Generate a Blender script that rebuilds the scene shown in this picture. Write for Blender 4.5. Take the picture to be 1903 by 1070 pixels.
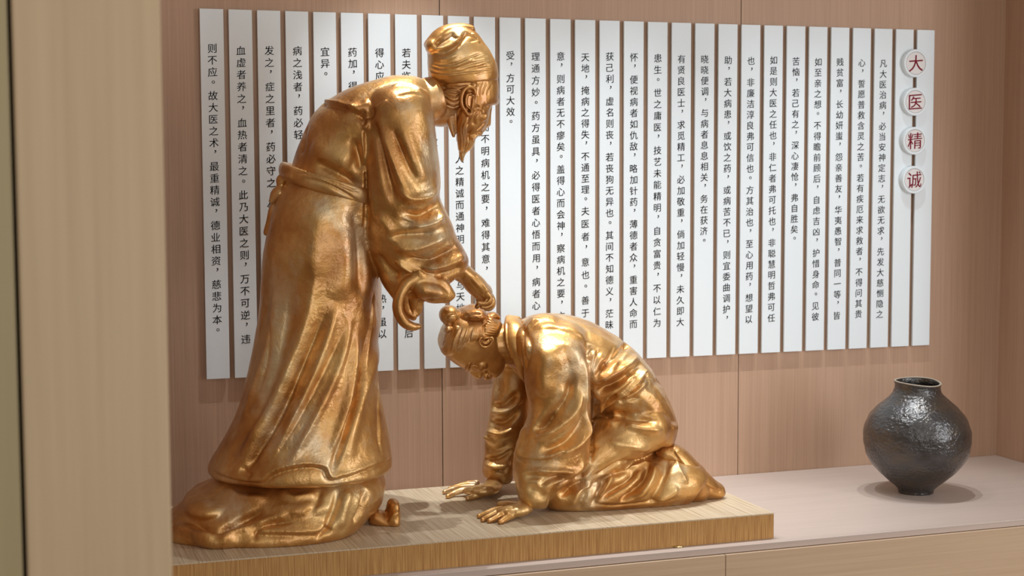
import bpy, bmesh, math, random
import numpy as np
from mathutils import Vector, Matrix
from mathutils.bvhtree import BVHTree

random.seed(7); RNG = np.random.default_rng(7)
SC = bpy.context.scene
COL = SC.collection
for o in list(bpy.data.objects): bpy.data.objects.remove(o, do_unlink=True)

# ------------------------------------------------------------------ camera
FPX, YAW, PITCH, ROLL = 2863.501, 0.331001, 0.0774094, -0.00382650
CAM = np.array([-0.735796, -5.470768, 0.739945])
def _axes():
    F = np.array([math.sin(YAW)*math.cos(PITCH), math.cos(YAW)*math.cos(PITCH), -math.sin(PITCH)])
    r = np.array([math.cos(YAW), -math.sin(YAW), 0.0]); u = np.cross(r, F)
    c, s = math.cos(ROLL), math.sin(ROLL)
    return np.array([c*r+s*u, -s*r+c*u, F])
AX = _axes()
cam = bpy.data.cameras.new('camera'); cam_o = bpy.data.objects.new('camera', cam); COL.objects.link(cam_o)
cam.sensor_width = 36.0; cam.lens = FPX*36.0/1903.0; cam.clip_start = 0.05; cam.clip_end = 60
m = Matrix.Identity(4)
for i in range(3):
    m[i][0] = AX[0][i]; m[i][1] = AX[1][i]; m[i][2] = -AX[2][i]; m[i][3] = CAM[i]
cam_o.matrix_world = m
cam.dof.use_dof = True; cam.dof.focus_distance = 5.25; cam.dof.aperture_fstop = 4.0
SC.camera = cam_o

# ------------------------------------------------------------------ world, lights, exposure
SC.view_settings.view_transform = 'Standard'; SC.view_settings.look = 'None'
SC.view_settings.gamma = 1.0; SC.view_settings.use_curve_mapping = False
SC.view_settings.exposure = 0.0
w = bpy.data.worlds.new('room_light'); SC.world = w; w.use_nodes = True
bg = w.node_tree.nodes['Background']
_wn = w.node_tree
_tc = _wn.nodes.new('ShaderNodeTexCoord'); _sp = _wn.nodes.new('ShaderNodeSeparateXYZ'); _wn.links.new(_tc.outputs['Generated'], _sp.inputs[0])
_mr = _wn.nodes.new('ShaderNodeMapRange'); _mr.inputs['From Min'].default_value = -1; _wn.links.new(_sp.outputs['Z'], _mr.inputs['Value'])
_cr = _wn.nodes.new('ShaderNodeValToRGB'); _el = _cr.color_ramp.elements
_el[0].position = 0.36; _el[0].color = (0.10, 0.075, 0.055, 1); _el[1].position = 0.80; _el[1].color = (0.62, 0.60, 0.58, 1)
_e = _el.new(0.50); _e.color = (0.20, 0.165, 0.13, 1); _e = _el.new(0.60); _e.color = (0.42, 0.38, 0.33, 1)
_wn.links.new(_mr.outputs[0], _cr.inputs[0]); _wn.links.new(_cr.outputs[0], bg.inputs[0]); bg.inputs[1].default_value = 0.62

def spot(name, loc, target, energy, color, size=75, blend=0.6, radius=0.018):
    l = bpy.data.lights.new(name, 'SPOT'); l.energy = energy; l.color = color
    l.spot_size = math.radians(size); l.spot_blend = blend; l.shadow_soft_size = radius
    o = bpy.data.objects.new(name, l); COL.objects.link(o); o.location = loc
    o.rotation_euler = (Vector(target)-Vector(loc)).to_track_quat('-Z', 'Y').to_euler()
    return o
def area(name, loc, target, sx, sy, energy, color):
    l = bpy.data.lights.new(name, 'AREA'); l.shape = 'RECTANGLE'; l.size = sx; l.size_y = sy
    l.energy = energy; l.color = color
    o = bpy.data.objects.new(name, l); COL.objects.link(o); o.location = loc
    o.rotation_euler = (Vector(target)-Vector(loc)).to_track_quat('-Z', 'Y').to_euler()
    return o
COOL = (0.90, 0.96, 1.0)
DOWN = [(0.72, 160), (1.22, 104), (1.58, 118), (2.22, 82), (2.58, 74)]
DL_Y, DL_Z = -0.56, 2.30
for i, (x, e) in enumerate(DOWN):
    yy = DL_Y+(0.10 if x < 1 else 0.0)
    spot('downlight_lamp', (x, yy, DL_Z-0.012), (x, yy+0.10, -0.5), e, COOL, 58, 1.0, 0.011)
area('gallery_window_light', (4.0, -3.7, 0.9), (0.3, -0.6, 0.3), 0.8, 2.4, 66, (0.96, 0.97, 1.0))
area('added_high_fill', (-1.4, -4.6, 2.6), (0.3, -0.6, 0.3), 2.2, 1.0, 12, (1.0, 0.88, 0.72))  # this and the next: unseen fills added for more light from the front
area('added_high_fill', (1.9, -4.4, 2.7), (1.2, -0.5, 0.3), 2.4, 1.0, 8, (1.0, 0.92, 0.80))

area('added_front_fill', (0.6, -6.6, 0.7), (0.7, -0.6, 0.2), 3.0, 1.4, 58, (0.98, 0.97, 0.95))  # unseen broad fill, added behind the camera to even out the frontal light

# ------------------------------------------------------------------ projection helpers (pixel of the 1903x1070 frame -> place)
def ray(x, y): return np.array([(x-951.5)/FPX, -(y-535.0)/FPX, 1.0]) @ AX
def P(x, y, Y): d = ray(x, y); return CAM + d*((Y-CAM[1])/d[1])
def PZ(x, y, Z): d = ray(x, y); return CAM + d*((Z-CAM[2])/d[2])
def proj(V):
    q = (np.asarray(V)-CAM) @ AX.T
    return np.stack([951.5+FPX*q[:, 0]/q[:, 2], 535-FPX*q[:, 1]/q[:, 2]], 1)
def mpp(p): return float((np.asarray(p)-CAM) @ AX[2])/FPX
VW = np.array([math.sin(YAW), math.cos(YAW), 0.0]); RT = np.array([math.cos(YAW), -math.sin(YAW), 0.0])
UP = np.array([0, 0, 1.0]); YD = np.array([0, 1.0, 0])

# ------------------------------------------------------------------ materials
def mat(name):
    m = bpy.data.materials.new(name); m.use_nodes = True
    nt = m.node_tree; b = nt.nodes['Principled BSDF']
    return m, nt, b
def nd(nt, t, **k):
    n = nt.nodes.new(t)
    for a, v in k.items(): setattr(n, a, v)
    return n
def noise(nt, vec, scale, detail=4, rough=0.55, mapscale=None, rot=None):
    if mapscale is not None or rot is not None:
        mp = nd(nt, 'ShaderNodeMapping')
        if mapscale is not None: mp.inputs['Scale'].default_value = mapscale
        if rot is not None: mp.inputs['Rotation'].default_value = rot
        nt.links.new(vec, mp.inputs['Vector']); vec = mp.outputs['Vector']
    n = nd(nt, 'ShaderNodeTexNoise'); n.inputs['Scale'].default_value = scale
    n.inputs['Detail'].default_value = detail; n.inputs['Roughness'].default_value = rough
    nt.links.new(vec, n.inputs['Vector']); return n.outputs['Fac']
def ramp(nt, fac, stops):
    r = nd(nt, 'ShaderNodeValToRGB'); e = r.color_ramp.elements
    while len(e) > 1: e.remove(e[-1])
    e[0].position, e[0].color = stops[0][0], (*stops[0][1], 1)
    for p, c in stops[1:]:
        k = e.new(p); k.color = (*c, 1)
    nt.links.new(fac, r.inputs['Fac']); return r.outputs['Color']
def mixc(nt, a, b, fac, mode='MIX'):
    x = nd(nt, 'ShaderNodeMix', data_type='RGBA', blend_type=mode)
    if isinstance(fac, float): x.inputs['Factor'].default_value = fac
    else: nt.links.new(fac, x.inputs['Factor'])
    nt.links.new(a, x.inputs[6]); nt.links.new(b, x.inputs[7]); return x.outputs[2]
def bump(nt, b, h, strength, dist=0.01, prev=None):
    n = nd(nt, 'ShaderNodeBump'); n.inputs['Strength'].default_value = strength; n.inputs['Distance'].default_value = dist
    nt.links.new(h, n.inputs['Height'])
    if prev is not None: nt.links.new(prev, n.inputs['Normal'])
    nt.links.new(n.outputs['Normal'], b.inputs['Normal']); return n.outputs['Normal']
def wood(name, dark, light, stretch, rough=0.45, fine=1.0, contrast=(0.3, 0.7), rot=None, spec=0.35, coarse=0.45):
    m, nt, b = mat(name)
    co = nd(nt, 'ShaderNodeTexCoord').outputs['Object']
    a = noise(nt, co, 1.0, 5, 0.6, tuple(s*fine for s in stretch), rot)
    c = noise(nt, co, 1.0, 2, 0.5, tuple(s*0.12 for s in stretch), rot)
    ca = ramp(nt, a, [(contrast[0], dark), (contrast[1], light)])
    d2 = tuple(0.5*(x+y)*0.93 for x, y in zip(dark, light)); l2 = tuple(0.5*(x+y)*1.07 for x, y in zip(dark, light))
    cb = ramp(nt, c, [(0.3, d2), (0.7, l2)])
    nt.links.new(mixc(nt, ca, cb, coarse), b.inputs['Base Color'])
    b.inputs['Roughness'].default_value = rough; b.inputs['Specular IOR Level'].default_value = spec
    bump(nt, b, a, 0.08, 0.002)
    return m
def plain(name, c, rough=0.5, metal=0.0, spec=0.5, var=1.0):
    m, nt, b = mat(name)
    co = nd(nt, 'ShaderNodeTexCoord').outputs['Object']
    n = noise(nt, co, 90, 3)
    nt.links.new(ramp(nt, n, [(0.2, tuple(x*(1-0.04*var) for x in c)), (0.8, tuple(min(1, x*(1+0.03*var)) for x in c))]), b.inputs['Base Color'])
    b.inputs['Roughness'].default_value = rough; b.inputs['Metallic'].default_value = metal
    b.inputs['Specular IOR Level'].default_value = spec
    return m
M = {}
M['wall'] = wood('wall_veneer', (0.42, 0.262, 0.172), (0.54, 0.358, 0.248), (300, 300, 2.5), 0.5, contrast=(0.34, 0.66))
M['shelf'] = wood('shelf_veneer', (0.44, 0.345, 0.295), (0.53, 0.43, 0.37), (2.2, 90, 90), 0.42)
M['panel'] = wood('cabinet_veneer', (0.46, 0.315, 0.20), (0.56, 0.405, 0.27), (2.0, 60, 110), 0.45)
M['pillar'] = wood('pillar_veneer', (0.42, 0.305, 0.185), (0.52, 0.39, 0.245), (55, 55, 1.2), 0.5)
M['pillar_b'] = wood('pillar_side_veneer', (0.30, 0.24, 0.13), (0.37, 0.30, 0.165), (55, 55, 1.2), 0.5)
M['pl_top'] = wood('plinth_top_veneer', (0.34, 0.235, 0.125), (0.64, 0.52, 0.37), (210, 3, 10), 0.4, contrast=(0.34, 0.58), coarse=0.25)
M['pl_front'] = wood('plinth_front_veneer', (0.29, 0.120, 0.030), (0.56, 0.320, 0.105), (270, 60, 7), 0.5, contrast=(0.36, 0.64), coarse=0.25)
M['white'] = plain('white_paint', (0.80, 0.87, 0.91), 0.45, spec=0.3, var=0.15)
M['cream'] = plain('disc_face_paint', (0.78, 0.75, 0.74), 0.5, spec=0.3)
M['ink'] = plain('black_ink', (0.008, 0.008, 0.010), 0.8, spec=0.1)
M['red'] = plain('red_ink', (0.20, 0.006, 0.022), 0.7, spec=0.2)
M['grey'] = plain('grey_line', (0.25, 0.25, 0.26), 0.5)
M['dark'] = plain('dark_gap', (0.012, 0.009, 0.007), 0.8)
M['floor'] = wood('floor_oak', (0.22, 0.15, 0.09), (0.33, 0.23, 0.15), (3, 60, 10), 0.4)
M['paint'] = plain('ceiling_paint', (0.75, 0.73, 0.70), 0.7)
M['brass'] = plain('brass', (0.75, 0.60, 0.32), 0.25, 1.0)
M['lampmetal'] = plain('lamp_ring', (0.7, 0.7, 0.7), 0.35, 0.6)

def gold(name='gilt_bronze', tex=1.0):
    m, nt, b = mat(name)
    co = nd(nt, 'ShaderNodeTexCoord').outputs['Object']
    p = noise(nt, co, 4.0, 4, 0.6)
    g = ramp(nt, p, [(0.36, (0.50, 0.22, 0.052)), (0.50, (0.70, 0.38, 0.115)), (0.64, (0.80, 0.53, 0.22))])
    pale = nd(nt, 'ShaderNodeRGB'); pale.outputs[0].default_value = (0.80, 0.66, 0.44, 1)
    g = mixc(nt, g, pale.outputs[0], ramp(nt, noise(nt, co, 5.0, 5, 0.62, (1, 1, 0.6)), [(0.54, (0, 0, 0)), (0.66, (0.75, 0.75, 0.75))]))  # pale patches: cool silvery sheen painted into the base colour
    q = noise(nt, co, 15, 5, 0.65)
    g2 = mixc(nt, g, ramp(nt, q, [(0.36, (0.82, 0.75, 0.66)), (0.62, (1.0, 1.0, 1.0))]), 0.8, 'MULTIPLY')
    nt.links.new(g2, b.inputs['Base Color'])
    b.inputs['Metallic'].default_value = 0.86; b.inputs['Specular IOR Level'].default_value = 0.6
    b.inputs['Coat Weight'].default_value = 0.7; b.inputs['Coat Roughness'].default_value = 0.20; b.inputs['Coat IOR'].default_value = 1.5
    mr = nd(nt, 'ShaderNodeMapRange'); mr.inputs['To Min'].default_value = 0.38; mr.inputs['To Max'].default_value = 0.55
    nt.links.new(noise(nt, co, 9, 3), mr.inputs['Value']); nt.links.new(mr.outputs['Result'], b.inputs['Roughness'])
    msk = ramp(nt, noise(nt, co, 6, 3), [(0.42, (0.15, 0.15, 0.15)), (0.62, (1, 1, 1))])
    def times(x):
        mm = nd(nt, 'ShaderNodeMath', operation='MULTIPLY'); nt.links.new(x, mm.inputs[0]); nt.links.new(msk, mm.inputs[1]); return mm.outputs[0]
    h1 = times(noise(nt, co, 40, 3, 0.5)); h2 = noise(nt, co, 130, 4, 0.6)
    n1 = bump(nt, b, h1, 0.36*tex, 0.012); n2 = bump(nt, b, h2, 0.26*tex, 0.004, n1)
    nt.links.new(n2, b.inputs['Coat Normal'])
    return m
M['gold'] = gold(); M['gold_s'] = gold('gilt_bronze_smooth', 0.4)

def glaze():
    m, nt, b = mat('dark_glaze')
    co = nd(nt, 'ShaderNodeTexCoord').outputs['Object']
    p = noise(nt, co, 7, 5, 0.65, (1, 1, 1.8))
    nt.links.new(ramp(nt, p, [(0.3, (0.030, 0.024, 0.020)), (0.5, (0.066, 0.062, 0.062)), (0.72, (0.10, 0.078, 0.054))]), b.inputs['Base Color'])
    b.inputs['Metallic'].default_value = 0.7; b.inputs['Specular IOR Level'].default_value = 0.9
    b.inputs['Coat Weight'].default_value = 0.6; b.inputs['Coat Roughness'].default_value = 0.15
    mr = nd(nt, 'ShaderNodeMapRange'); mr.inputs['To Min'].default_value = 0.2; mr.inputs['To Max'].default_value = 0.42
    nt.links.new(noise(nt, co, 12, 4), mr.inputs['Value']); nt.links.new(mr.outputs['Result'], b.inputs['Roughness'])
    n1 = bump(nt, b, noise(nt, co, 68, 2, 0.5, (1, 1, 1.6)), 0.42, 0.010)
    n2 = bump(nt, b, noise(nt, co, 120, 4, 0.6), 0.3, 0.004, n1)
    nt.links.new(n2, b.inputs['Coat Normal'])
    return m
M['glaze'] = glaze(); M['rim'] = plain('worn_rim', (0.36, 0.30, 0.23), 0.4)

# ------------------------------------------------------------------ objects
def link(name, me, material, parent=None):
    o = bpy.data.objects.new(name, me); COL.objects.link(o)
    if material is not None and not len(me.materials): me.materials.append(material)
    if parent is not None: o.parent = parent; o.matrix_parent_inverse = Matrix.Translation(-parent.location)
    return o
def mesh(vs, fs, smooth=False):
    me = bpy.data.meshes.new('m'); me.from_pydata([tuple(map(float, v)) for v in vs], [], [tuple(map(int, f)) for f in fs]); me.update()
    if smooth: me.polygons.foreach_set('use_smooth', [True]*len(me.polygons))
    return me
def tag(o, label, cat, group=None):
    o['label'] = label; o['category'] = cat
    if group: o['group'] = group
    return o
def structure(o): o['kind'] = 'structure'; return o
def thing(name, label, cat, loc, group=None):
    o = bpy.data.objects.new(name, None); COL.objects.link(o); o.location = tuple(map(float, loc)); o.empty_display_size = 0.1
    return tag(o, label, cat, group)
def box_me(x0, x1, y0, y1, z0, z1, bev=0.0):
    bm = bmesh.new(); bmesh.ops.create_cube(bm, size=1)
    for v in bm.verts:
        v.co = Vector(((x0+x1)/2+v.co.x*(x1-x0), (y0+y1)/2+v.co.y*(y1-y0), (z0+z1)/2+v.co.z*(z1-z0)))
    if bev: bmesh.ops.bevel(bm, geom=list(bm.edges), offset=bev, segments=2, affect='EDGES', profile=0.5)
    me = bpy.data.meshes.new('b'); bm.to_mesh(me); bm.free(); return me
def lathe_me(prof, c, n=96, smooth=True):
    vs, fs = [], []
    for r, z in prof:
        for k in range(n):
            a = 2*math.pi*k/n; vs.append((c[0]+r*math.cos(a), c[1]+r*math.sin(a), c[2]+z))
    for i in range(len(prof)-1):
        for k in range(n):
            k2 = (k+1) % n; fs.append((i*n+k, i*n+k2, (i+1)*n+k2, (i+1)*n+k))
    return mesh(vs, fs, smooth)

# ------------------------------------------------------------------ the niche
WY = 0.018
ZS = float(P(1851.8, 845.2, WY)[2]); XR = float(P(1851.8, 845.2, WY)[0])
FY = float(PZ(1703, 983, ZS)[1])                      # front edge of the shelf
ZF, ZC = -1.02, 2.32                                  # floor and niche ceiling
XL = -0.27
s1 = float(P(819.5, 400, WY)[0]); s2 = float(P(1374.5, 400, WY)[0])
xs = [XL, s1, s2, XR+0.02]
wl = structure(link('wall_back', box_me(XL-0.05, XR+0.1, WY+0.004, WY+0.08, ZF, ZC+0.05), M['dark']))
for a, b_ in zip(xs[:-1], xs[1:]):
    p = link('wall_panel', box_me(a+0.0016, b_-0.0016, WY, WY+0.02, ZS-0.02, ZC), M['wall'], wl)
structure(link('wall_right', box_me(XR, XR+0.06, FY-0.02, WY+0.01, ZF, ZC+0.05), M['wall']))
structure(link('wall_left', box_me(XL-0.06, XL, FY-0.02, WY+0.01, ZF, ZC+0.05), M['wall']))
structure(link('ceiling', box_me(XL-0.05, XR+0.1, FY-0.02, WY+0.05, ZC, ZC+0.06), M['paint']))
structure(link('floor', box_me(-6, 8, -9, WY+0.08, ZF-0.06, ZF), M['floor']))

# pillar in the foreground, left
PY = -3.05
px1 = float(P(309.5, 535, PY)[0]); px0 = float(P(31.0, 535, PY)[0])
pf = structure(link('wall_front', box_me(px0+0.0035, px1, PY, PY+0.34, ZF, 2.9, 0.004), M['pillar']))
structure(link('wall_front_side', box_me(px0-0.9, px0-0.0025, PY+0.002, PY+0.34, ZF, 2.9, 0.002), M['pillar_b']))

# ------------------------------------------------------------------ shelf and cabinet fronts
tag(link('display_shelf', box_me(XL+0.002, XR-0.002, FY, WY-0.002, ZS-0.022, ZS, 0.0015), M['shelf']),
    'long pale pink-beige wooden display shelf running under the plinth and the dark jar', 'shelf')
sx = float(P(1345.4, 1045, FY)[0])
PFY = FY-0.012
c1 = tag(link('cabinet_front', box_me(XL+0.002, sx-0.001, PFY, PFY+0.3, ZF, ZS-0.0235, 0.0012), M['panel']),
    'pale oak cabinet front below the shelf, the one left of the seam under the plinth', 'cabinet', 'cabinet fronts under the display shelf')
c2 = tag(link('cabinet_front', box_me(sx+0.001, XR-0.002, PFY, PFY+0.3, ZF, ZS-0.0235, 0.0012), M['panel']),
    'pale oak cabinet front below the shelf, the one under the dark jar', 'cabinet', 'cabinet fronts under the display shelf')

# ------------------------------------------------------------------ plinth
_c = PZ(1438, 1000, ZS); PYF, PXR = float(_c[1]), float(_c[0]); PT = float(P(1437, 953, PYF)[2]); PXL = -0.262
PYB = float(PZ(770, 907.5, PT)[1])
pl = thing('plinth', 'low rectangular wooden plinth with streaky brown front carrying both statues', 'plinth', ((PXL+PXR)/2, (PYF+PYB)/2, ZS))
link('plinth_body', box_me(PXL, PXR-0.0005, PYF+0.0005, PYB, ZS+0.0005, PT-0.004), M['pl_front'], pl)
link('plinth_top', box_me(PXL, PXR, PYF, PYB, PT-0.004, PT), M['pl_top'], pl)
fp = PZ(1262, 1017, ZS)
g = link('levelling_foot', lathe_me([(0.0001, 0), (0.019, 0), (0.0195, 0.003), (0.018, 0.0055), (0.0001, 0.0055)], (fp[0], PYF+0.004, ZS+0.0004), 40), M['brass'], pl)
g['label'] = 'small round brass foot under the front edge'


# ------------------------------------------------------------------ lettered slats
SW, SP, ZT, ST = 0.0818255, 0.1, 1.2982127, 0.010
_gl = {}
def glyph(ch):
    if ch not in _gl:
        cu = bpy.data.curves.new('g', 'FONT'); cu.body = ch; cu.size = 1.0; cu.resolution_u = 3; cu.fill_mode = 'FRONT'; cu.offset = 0.0
        o = bpy.data.objects.new('g', cu); COL.objects.link(o)
        dg = bpy.context.evaluated_depsgraph_get(); me = bpy.data.meshes.new_from_object(o.evaluated_get(dg))
        v = np.array([p.co[:2] for p in me.vertices]).reshape(-1, 2); f = [tuple(p.vertices) for p in me.polygons]
        bpy.data.objects.remove(o, do_unlink=True); bpy.data.curves.remove(cu); bpy.data.meshes.remove(me)
        c = (v.min(0)+v.max(0))/2
        if ch not in '，。、': c = np.array([0.5, 0.38]) if len(v) == 0 else np.array([0.5*(v[:, 0].min()+v[:, 0].max()), 0.45*c[1]+0.55*0.38])
        v = v-c
        if ch not in '，。、': v[:, 1] += 0.075*v[:, 0]           # brush-script lean of the horizontals
        _gl[ch] = (v, f)
    return _gl[ch]
def lettering(items, y, material, parent, name='lettering'):
    vs, fs = [], []
    for ch, x, z, s in items:
        v, f = glyph(ch)
        if len(v) == 0: continue
        for dx, dy in ((-.007, 0), (.007, .0001)):
            b = len(vs); vs += [(x+s*(q[0]+dx), y-dy, z+s*q[1]) for q in v]; fs += [tuple(b+i for i in t) for t in f]
    return link(name, mesh(vs, fs), material, parent)

# (anchors index:pixel row, column text; blanks are the characters hidden behind the statues)
COLS = [
 ('则不应。故大医之术，最重精诚，德业相资，慈悲为本。', {0: 90, 24: 616}),
 ('血虚者养之，血热者清之。此乃大医之则，万不可逆，违', {0: 94, 24: 630}),
 ('发之，症之里者，药必守之。气用', {0: 94, 14: 406.5}),
 ('病之浅者，药必轻', {0: 94.5, 7: 250}),
 ('宜异。', {0: 96, 1: 118}),
 ('药加，得', {0: 97, 3: 160}),
 ('得心应                  热，虽以', {0: 98, 24: 620}),
 ('若夫临                     后', {0: 98, 24: 619}),
 ('        效', {0: 98, 8: 264}),
 ('         人之精诚而通神明   与天地', {9: 295, 20: 530, 22: 572}),
 ('     而不明病机之要，难得其意，', {0: 126, 6: 258, 15: 458.5}),
 ('受，方可大效。', {0: 103, 5: 207.5}),
 ('理通方妙。药方虽具，必得医者心悟而用，病者心', {0: 105, 21: 567.6}),
 ('意，则病者无不瘳矣。盖得心而会神，察病机之要，方', {0: 104.6, 21: 545}),
 ('天地，掩病之得失，不通至理。夫医者，意也。善于', {0: 106.5, 12: 352, 14: 392, 22: 581.5}),
 ('获己利，虚名则丧，若丧狗无异也。其间不知德义，茫昧', {0: 105, 24: 603}),
 ('怀，便视病者如仇敌，略加针药，薄德者众，重害人命而', {0: 106.6, 24: 602}),
 ('患生。世之庸医，技艺未能精明，自贪富贵，不以仁为', {0: 108, 23: 599.6}),
 ('有贤良医士，求觅精工，必加敬重，倘加轻慢，未久即大', {0: 109.7, 24: 598}),
 ('晓晓便调，与病者息息相关，务在获济。', {0: 110, 16: 429}),
 ('助，若大病患，或饮之药，或病苦不已，则宜委曲调护，', {0: 111.7, 23: 574}),
 ('也，非廉洁淳良弗可信也。方其治也，至心用药，想望以', {0: 113, 24: 593}),
 ('如是则大医之任也，非仁者弗可托也，非聪慧明哲弗可任', {0: 111.7, 24: 590.5}),
 ('苦恼，若己有之，深心凄怆，弗自胜矣。', {0: 114, 16: 425.7}),
 ('如至亲之想。不得瞻前顾后，自虑吉凶，护惜身命。见彼', {0: 115, 24: 588}),
 ('贱贫富，长幼妍蚩，怨亲善友，华夷愚智，普同一等，皆', {0: 115, 24: 586}),
 ('心，誓愿普救含灵之苦。若有疾厄来求救者，不得问其贵', {0: 116.7, 24: 583}),
 ('凡大医治病，必当安神定志，无欲无求，先发大慈恻隐之', {0: 118, 24: 583.5}),
 ('', {}), ('', {})]
LAB = {
 2: 'tall white slat lettered from 发之，症之里者, third from the left end',
 4: 'tall white slat with only the two characters 宜异 at its top',
 8: 'tall white slat just left of the one behind the bearded statue cap, its top blank',
 9: 'tall white slat behind the bearded statue cap and beard, lettered 之精诚而通神明',
 10: 'tall white slat behind the bearded statue face, lettered 不明病机之要',
 11: 'tall white slat with a short column 受，方可大效 right of the statue face',
 28: 'blank white slat under the left halves of the four round discs',
 29: 'blank white slat at the far right end under the right halves of the discs'}
prev = None
for i, (txt, anc) in enumerate(COLS):
    x0 = SP*i; xc = x0+SW/2
    lab = LAB.get(i) or 'tall white slat whose black column of characters starts %s' % txt.strip()[:4].strip('，。 ')
    if i == 0: lab = 'tall white slat lettered from 则不应, leftmost of the whole row'
    t = thing('text_slat', lab, 'slat', (xc, ST, 0), 'white lettered slats on the back wall')
    link('slat', box_me(x0, x0+SW, 0, ST, 0, ZT, 0.0008), M['white'], t)
    for z in (0.25, 1.05):
        link('spacer', box_me(xc-0.02, xc+0.02, ST, WY, z-0.03, z+0.03), M['dark'], t)
    if txt:
        ks = sorted(anc); items = []
        for k, ch in enumerate(txt):
            if ch == ' ': continue
            if len(ks) == 1: py = anc[ks[0]]
            else:
                a = max([q for q in ks if q <= k] or [ks[0]]); b = min([q for q in ks if q > a] or [ks[-1]])
                if a == b: a, b = ks[-2], ks[-1]
                py = anc[a]+(k-a)*(anc[b]-anc[a])/(b-a)
            pxc = float(proj([[xc, 0, 0.6]])[0][0])
            z = P(pxc, py, 0)[2]; x = xc
            if ch == '，': x += 0.004; z += 0.010
            if ch == '。': x += 0.002; z += 0.006
            items.append((ch, x, z, 0.0348))
        lettering(items, -0.0006, M['ink'], t)

# ------------------------------------------------------------------ four round discs
DZ = -0.023
for ch, px, py, nm in (('大', 1702.5, 117.5, 'topmost'), ('医', 1701.5, 189, 'second from the top'), ('精', 1700.5, 261.5, 'third from the top'), ('诚', 1699.5, 334, 'lowest')):
    c = P(px, py, DZ); R = 0.0565
    t = thing('sign_disc', 'white round disc with red character %s, %s of the four' % (ch, nm), 'disc', (c[0], -0.0005, c[2]), 'round red-lettered discs on the right slats')
    def disc(prof, n=72):
        vs, fs = [], []
        for r, y in prof:
            for k in range(n):
                a = 2*math.pi*k/n; vs.append((c[0]+r*math.cos(a), y, c[2]+r*math.sin(a)))
        for i in range(len(prof)-1):
            for k in range(n): fs.append((i*n+k, i*n+(k+1) % n, (i+1)*n+(k+1) % n, (i+1)*n+k))
        return mesh(vs, fs, False)
    link('disc_body', disc([(0.0001, -0.0008), (R, -0.0008), (R, DZ+0.002), (R-0.002, DZ), (R-0.0095, DZ), (R-0.0105, DZ+0.002), (0.0001, DZ+0.002)]), M['white'], t)
    link('disc_face', disc([(0.0001, DZ+0.0015), (R-0.0118, DZ+0.0015)]), M['cream'], t)
    link('ring_line', disc([(R-0.0118, DZ+0.0013), (R-0.0106, DZ+0.0013)]), M['grey'], t)
    lettering([(ch, c[0], c[2], 0.072)], DZ+0.0009, M['red'], t)

# ------------------------------------------------------------------ jar
jb = PZ(1702, 914.5, ZS); k = mpp(jb)
prof_px = [(0.001, 0), (30, 0.3), (32, 1), (33, 6), (38, 12), (62, 32), (84, 57), (95.5, 84), (98, 106), (96.5, 122), (87, 146), (74, 163), (58, 178), (47.5, 190), (43.5, 199), (42, 208), (43, 213), (42, 215), (40, 213.5), (39.5, 207), (41, 198), (45, 188), (56, 174), (84, 145), (93, 110), (80, 58), (30, 8), (0.001, 6)]
pr = np.array(prof_px, float)
def crom(Pn, sub):
    Pn = np.asarray(Pn, float); out = []
    for i in range(len(Pn)-1):
        p0 = Pn[max(i-1, 0)]; p1, p2 = Pn[i], Pn[i+1]; p3 = Pn[min(i+2, len(Pn)-1)]
        for s in np.arange(sub)/sub:
            out.append(0.5*((2*p1)+(-p0+p2)*s+(2*p0-5*p1+4*p2-p3)*s*s+(-p0+3*p1-3*p2+p3)*s**3))
    out.append(Pn[-1]); return np.array(out)
outer = crom(pr[1:19], 5); inner = crom(pr[18:], 3)
full = np.vstack([pr[:1], outer, inner[1:]]); full[:, 0] = np.maximum(full[:, 0], 0.001); full[:, 1] = np.where(full[:, 1] > 106, 106+(full[:, 1]-106)*0.925, full[:, 1])
me = lathe_me([(r*k, z*k+0.0005) for r, z in full], jb, 128)
from mathutils import noise as mnoise
for v in me.vertices:
    h = v.co.z-jb[2]
    if h > 0.012:
        d = Vector((v.co.x-jb[0], v.co.y-jb[1], 0)); rr = max(d.length, 1e-6); d /= rr
        a = mnoise.noise(Vector((v.co.x*5, v.co.y*5, v.co.z*9)))*0.004+mnoise.noise(Vector((v.co.x*24, v.co.y*24, v.co.z*36)))*0.0024
        f_ = min(1, (h-0.012)/0.05)*min(1, rr/0.05)
        v.co += d*a*f_
        if h > 0.36: v.co.z += min(1, (h-0.36)/0.03)*(0.0025*math.sin(2*math.atan2(d.y, d.x)+0.6)+0.006*(d.y-0.25*d.x))
jar = tag(link('jar', me, M['glaze']), 'large round dark glazed jar with short neck standing on the pale shelf', 'jar')
vv = np.array([v.co[:] for v in me.vertices]).reshape(len(full), 128, 3)
top = int(np.argmax(full[:, 1])); rv, rf = [], []
for k in range(128):
    p = vv[top, k]; dd = np.array([p[0]-jb[0], p[1]-jb[1], 0]); dd /= np.linalg.norm(dd)
    for j in range(8):
        a = 2*math.pi*j/8; rv.append(p+dd*(0.0042*math.cos(a)-0.001)+np.array([0, 0, 0.0026*math.sin(a)]))
for k in range(128):
    for j in range(8):
        rf.append((k*8+j, ((k+1) % 128)*8+j, ((k+1) % 128)*8+(j+1) % 8, k*8+(j+1) % 8))
link('rim', mesh(rv, rf, True), M['rim'], jar)['label'] = 'pale worn rim'

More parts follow.
